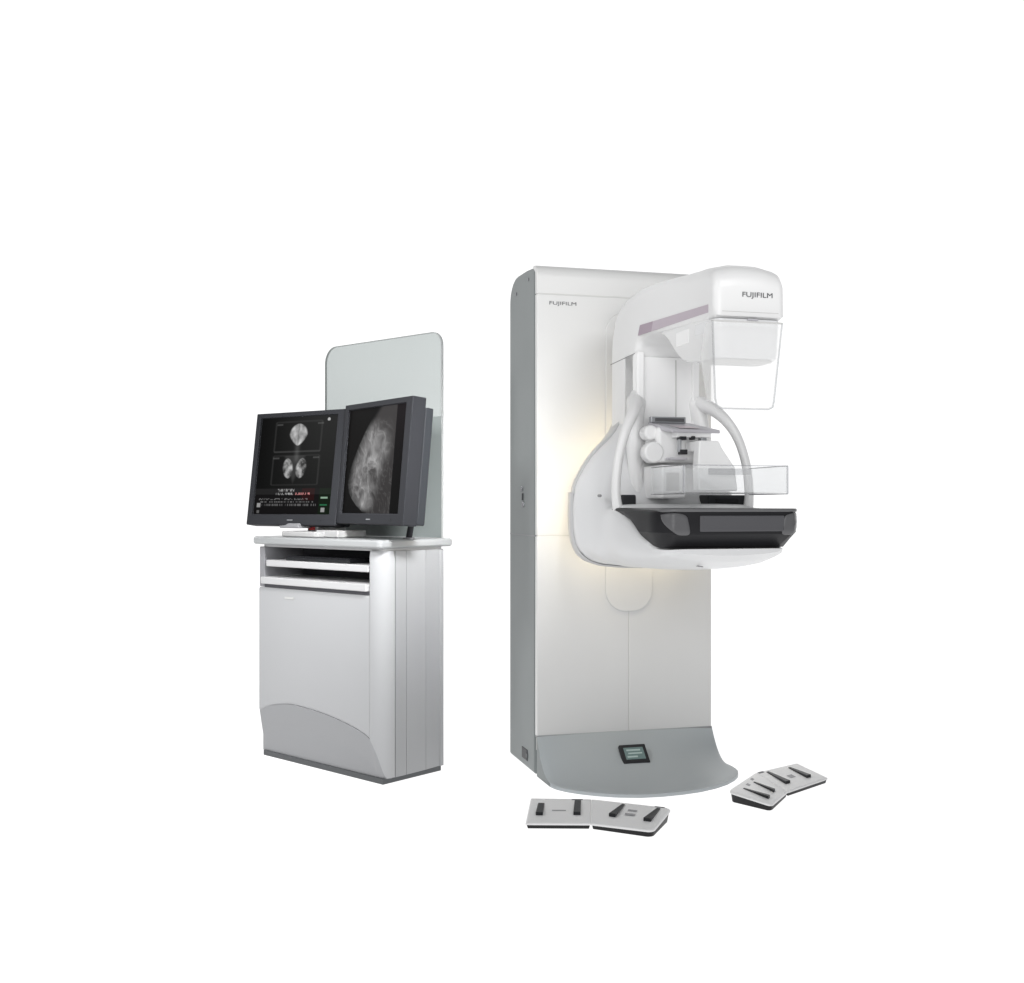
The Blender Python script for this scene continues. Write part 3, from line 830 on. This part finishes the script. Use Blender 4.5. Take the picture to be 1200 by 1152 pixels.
# ------------------------------------------------------------------ foot pedal units
def pedal_unit(org, label, flat, slope, bars, marks):
    """flat, slope: four corners (x,y,z) each: far-hinge/outer ordering 0,1 far side, 2,3 near side"""
    U = empty('foot_pedal', org, 0, label, 'foot pedal', 'foot pedal units on the floor')
    O = Vector(org)
    def plate(name, q, th=.008, sink=False):
        q = [Vector(p)-O for p in q]
        def bl(u, v): return (q[0]*(1-u)+q[1]*u)*(1-v)+(q[3]*(1-u)+q[2]*u)*v
        def ring(m_, r_, dz, flat=None):
            # outer edge u=1 for the sloping deck, plain corners at the hinge side
            o_ = rrect(m_, 1-m_, m_, 1-m_, r_, 5); out_ = []
            for a_, b_ in o_:
                p = bl(a_, b_)+Vector((0, 0, dz)); out_.append(p if flat is None else Vector((p.x, p.y, flat)))
            return out_
        ro, ri = (.012, .03) if not sink else (.10, .10)
        rr_ = (.012, ro, ro, .012)
        rings = [ring(.025, rr_, .0), ring(.008, rr_, -.0012), ring(0, rr_, -.004), ring(0, rr_, -th)]
        n = len(rings[0]); v = [p for r0 in rings for p in r0]; f = [list(range(n)), [3*n+k for k in range(n)]]
        for a_ in range(3): f += [(a_*n+k, a_*n+(k+1) % n, (a_+1)*n+(k+1) % n, (a_+1)*n+k) for k in range(n)]
        pl = finish(name, mesh(v, f), M['foot'], U, angle=50)
        g0 = ring(.012, rr_, -th+.0005); g1 = ring(.03, rr_, 0, .0006)
        finish('underbody', mesh(g0+g1, [list(range(n)), [n+k for k in range(n)]]+[(k, (k+1) % n, n+(k+1) % n, n+k) for k in range(n)]), M['footb'], pl, angle=50)
        return pl, q
    pf, qf = plate('pedal_deck', flat); ps, qs = plate('pedal_deck', slope, sink=True)
    def bil(q, u, v): return (q[0]*(1-u)+q[1]*u)*(1-v)+(q[3]*(1-u)+q[2]*u)*v
    for (which, u, v0, v1, w0, w1, skew) in bars:
        pl, q = (pf, qf) if which == 'f' else (ps, qs)
        a = bil(q, u+skew, v0); b = bil(q, u, v1); ax = (bil(q, u+.1, v0)-bil(q, u, v0)).normalized()
        up = Vector((0,0,1))
        hz0, hz1 = .003, .011
        p = [a-ax*w0/2, a+ax*w0/2, b+ax*w1/2, b-ax*w1/2]
        v = [x+up*-.001 for x in p]+[p[0]+up*hz0, p[1]+up*hz0, p[2]+up*hz1, p[3]+up*hz1]
        f = [(0,1,2,3),(4,5,6,7),(0,1,5,4),(1,2,6,5),(2,3,7,6),(3,0,4,7)]
        finish('pedal', mesh(v, f), M['dark'], pl, bevel=.002)
    for (which, u0, u1, v0, v1, m) in marks:
        pl, q = (pf, qf) if which == 'f' else (ps, qs)
        p = [bil(q, u0, v0), bil(q, u1, v0), bil(q, u1, v1), bil(q, u0, v1)]; p = [x+Vector((0,0,.0008)) for x in p]
        finish('deck_marking', mesh(p, [(0,1,2,3)]), m, pl, smooth=False)
    return U
bars = (('f', .19, .24, .72, .022, .024, .0), ('f', .78, .10, .70, .022, .024, .0),
        ('s', .31, .10, .66, .012, .026, .11), ('s', .82, .10, .68, .014, .028, .04))
marks = (('f', .38, .60, .50, .54, M['faint']), ('f', .68, .86, .03, .07, M['inset']), ('s', .50, .62, .28, .34, M['faint']), ('s', .48, .62, .44, .52, M['faint']), ('s', .80, .92, .02, .055, M['inset']))
pedal_unit((.27, 3.72, 0), 'light grey foot pedal unit lying in front of the machine, on the left',
     [(.066,3.904,.022),(.278,3.892,.022),(.256,3.595,.022),(.044,3.599,.022)],
     [(.2785,3.892,.022),(.534,3.703,.042),(.446,3.500,.026),(.2565,3.595,.022)], bars, marks)
bars2 = (('f', .70, .14, .78, .014, .026, .0), ('f', .20, .10, .76, .014, .028, .0),
        ('s', .36, .22, .80, .012, .024, .0), ('s', .74, .20, .84, .012, .026, .0))
marks2 = (('f', .40, .52, .45, .60, M['faint']), ('f', .02, .14, .02, .09, M['inset']), ('s', .25, .33, .08, .16, M['faint']), ('s', .5, .58, .14, .24, M['faint']))
pedal_unit((.97, 4.05, 0), 'light grey foot pedal unit beside the right end of the grey base',
     [(.941,4.278,.022),(1.139,4.434,.022),(1.195,4.197,.022),(.993,3.997,.022)],
     [(.9405,4.278,.022),(.765,3.93,.040),(.889,3.800,.026),(.9925,3.997,.022)], bars2, marks2)

# ------------------------------------------------------------------ camera, light, world
cam = bpy.data.cameras.new('camera'); co = bpy.data.objects.new('camera', cam); C.objects.link(co)
co.location = (0, 0, 1.052); co.rotation_euler = (R(90), 0, 0)
cam.sensor_fit = 'HORIZONTAL'; cam.sensor_width = 36; cam.lens = 1300/1200*36
cam.shift_y = (592-576)/1200     # horizon slightly below the middle
cam.clip_end = 100
sc.camera = co

def area(name, loc, target, sx, sy, power, col=(1,1,1), spread=180):
    l = bpy.data.lights.new(name, 'AREA'); l.shape = 'RECTANGLE'; l.size = sx; l.size_y = sy; l.energy = power; l.color = col; l.spread = R(spread)
    o = bpy.data.objects.new(name, l); C.objects.link(o); o.location = loc
    o.rotation_euler = (Vector(target)-Vector(loc)).to_track_quat('-Z', 'Y').to_euler()
    return o
area('key_light', (1.5, 1.9, 2.75), (.45, 4.2, 2.0), .9, .7, 3.2, spread=75)  # added lamp out of view, lifts the gantry's upper front
area('column_fill', (-.7, 2.2, 2.85), (.42, 4.3, 1.95), 1.0, .7, 2.5, spread=55)  # unseen lamp added to brighten the column top
area('left_fill', (-2.2, 3.0, 2.5), (-.85, 4.35, 1.20), .7, .5, 5.2, spread=60)  # added off-frame to brighten the upper cabinet front
area('cross_fill', (.3, 2.3, 2.6), (-.42, 4.25, 1.10), .5, .4, 4.3, spread=28)  # narrow unseen beam added for the cabinet's side face
area('side_fill', (-2.9, 1.2, 2.4), (.4, 4.0, 1.5), 1.8, 1.4, 22)  # wide unseen lamp added at left to lighten the arm's flank
area('front_fill', (.7, .4, 1.7), (.4, 4.3, 1.3), 2.0, 1.2, 40)  # unseen fill lamp added near the camera for the front faces

w = bpy.data.worlds.new('World'); sc.world = w; w.use_nodes = True
bg = w.node_tree.nodes['Background']; bg.inputs[0].default_value = (.96,.98,1,1); bg.inputs[1].default_value = .15

sc.render.engine = 'CYCLES'
sc.cycles.use_denoising = True
sc.cycles.max_bounces = 8; sc.cycles.transparent_max_bounces = 24
sc.view_settings.view_transform = 'Standard'; sc.view_settings.look = 'None'; sc.view_settings.exposure = 0; sc.view_settings.gamma = 1
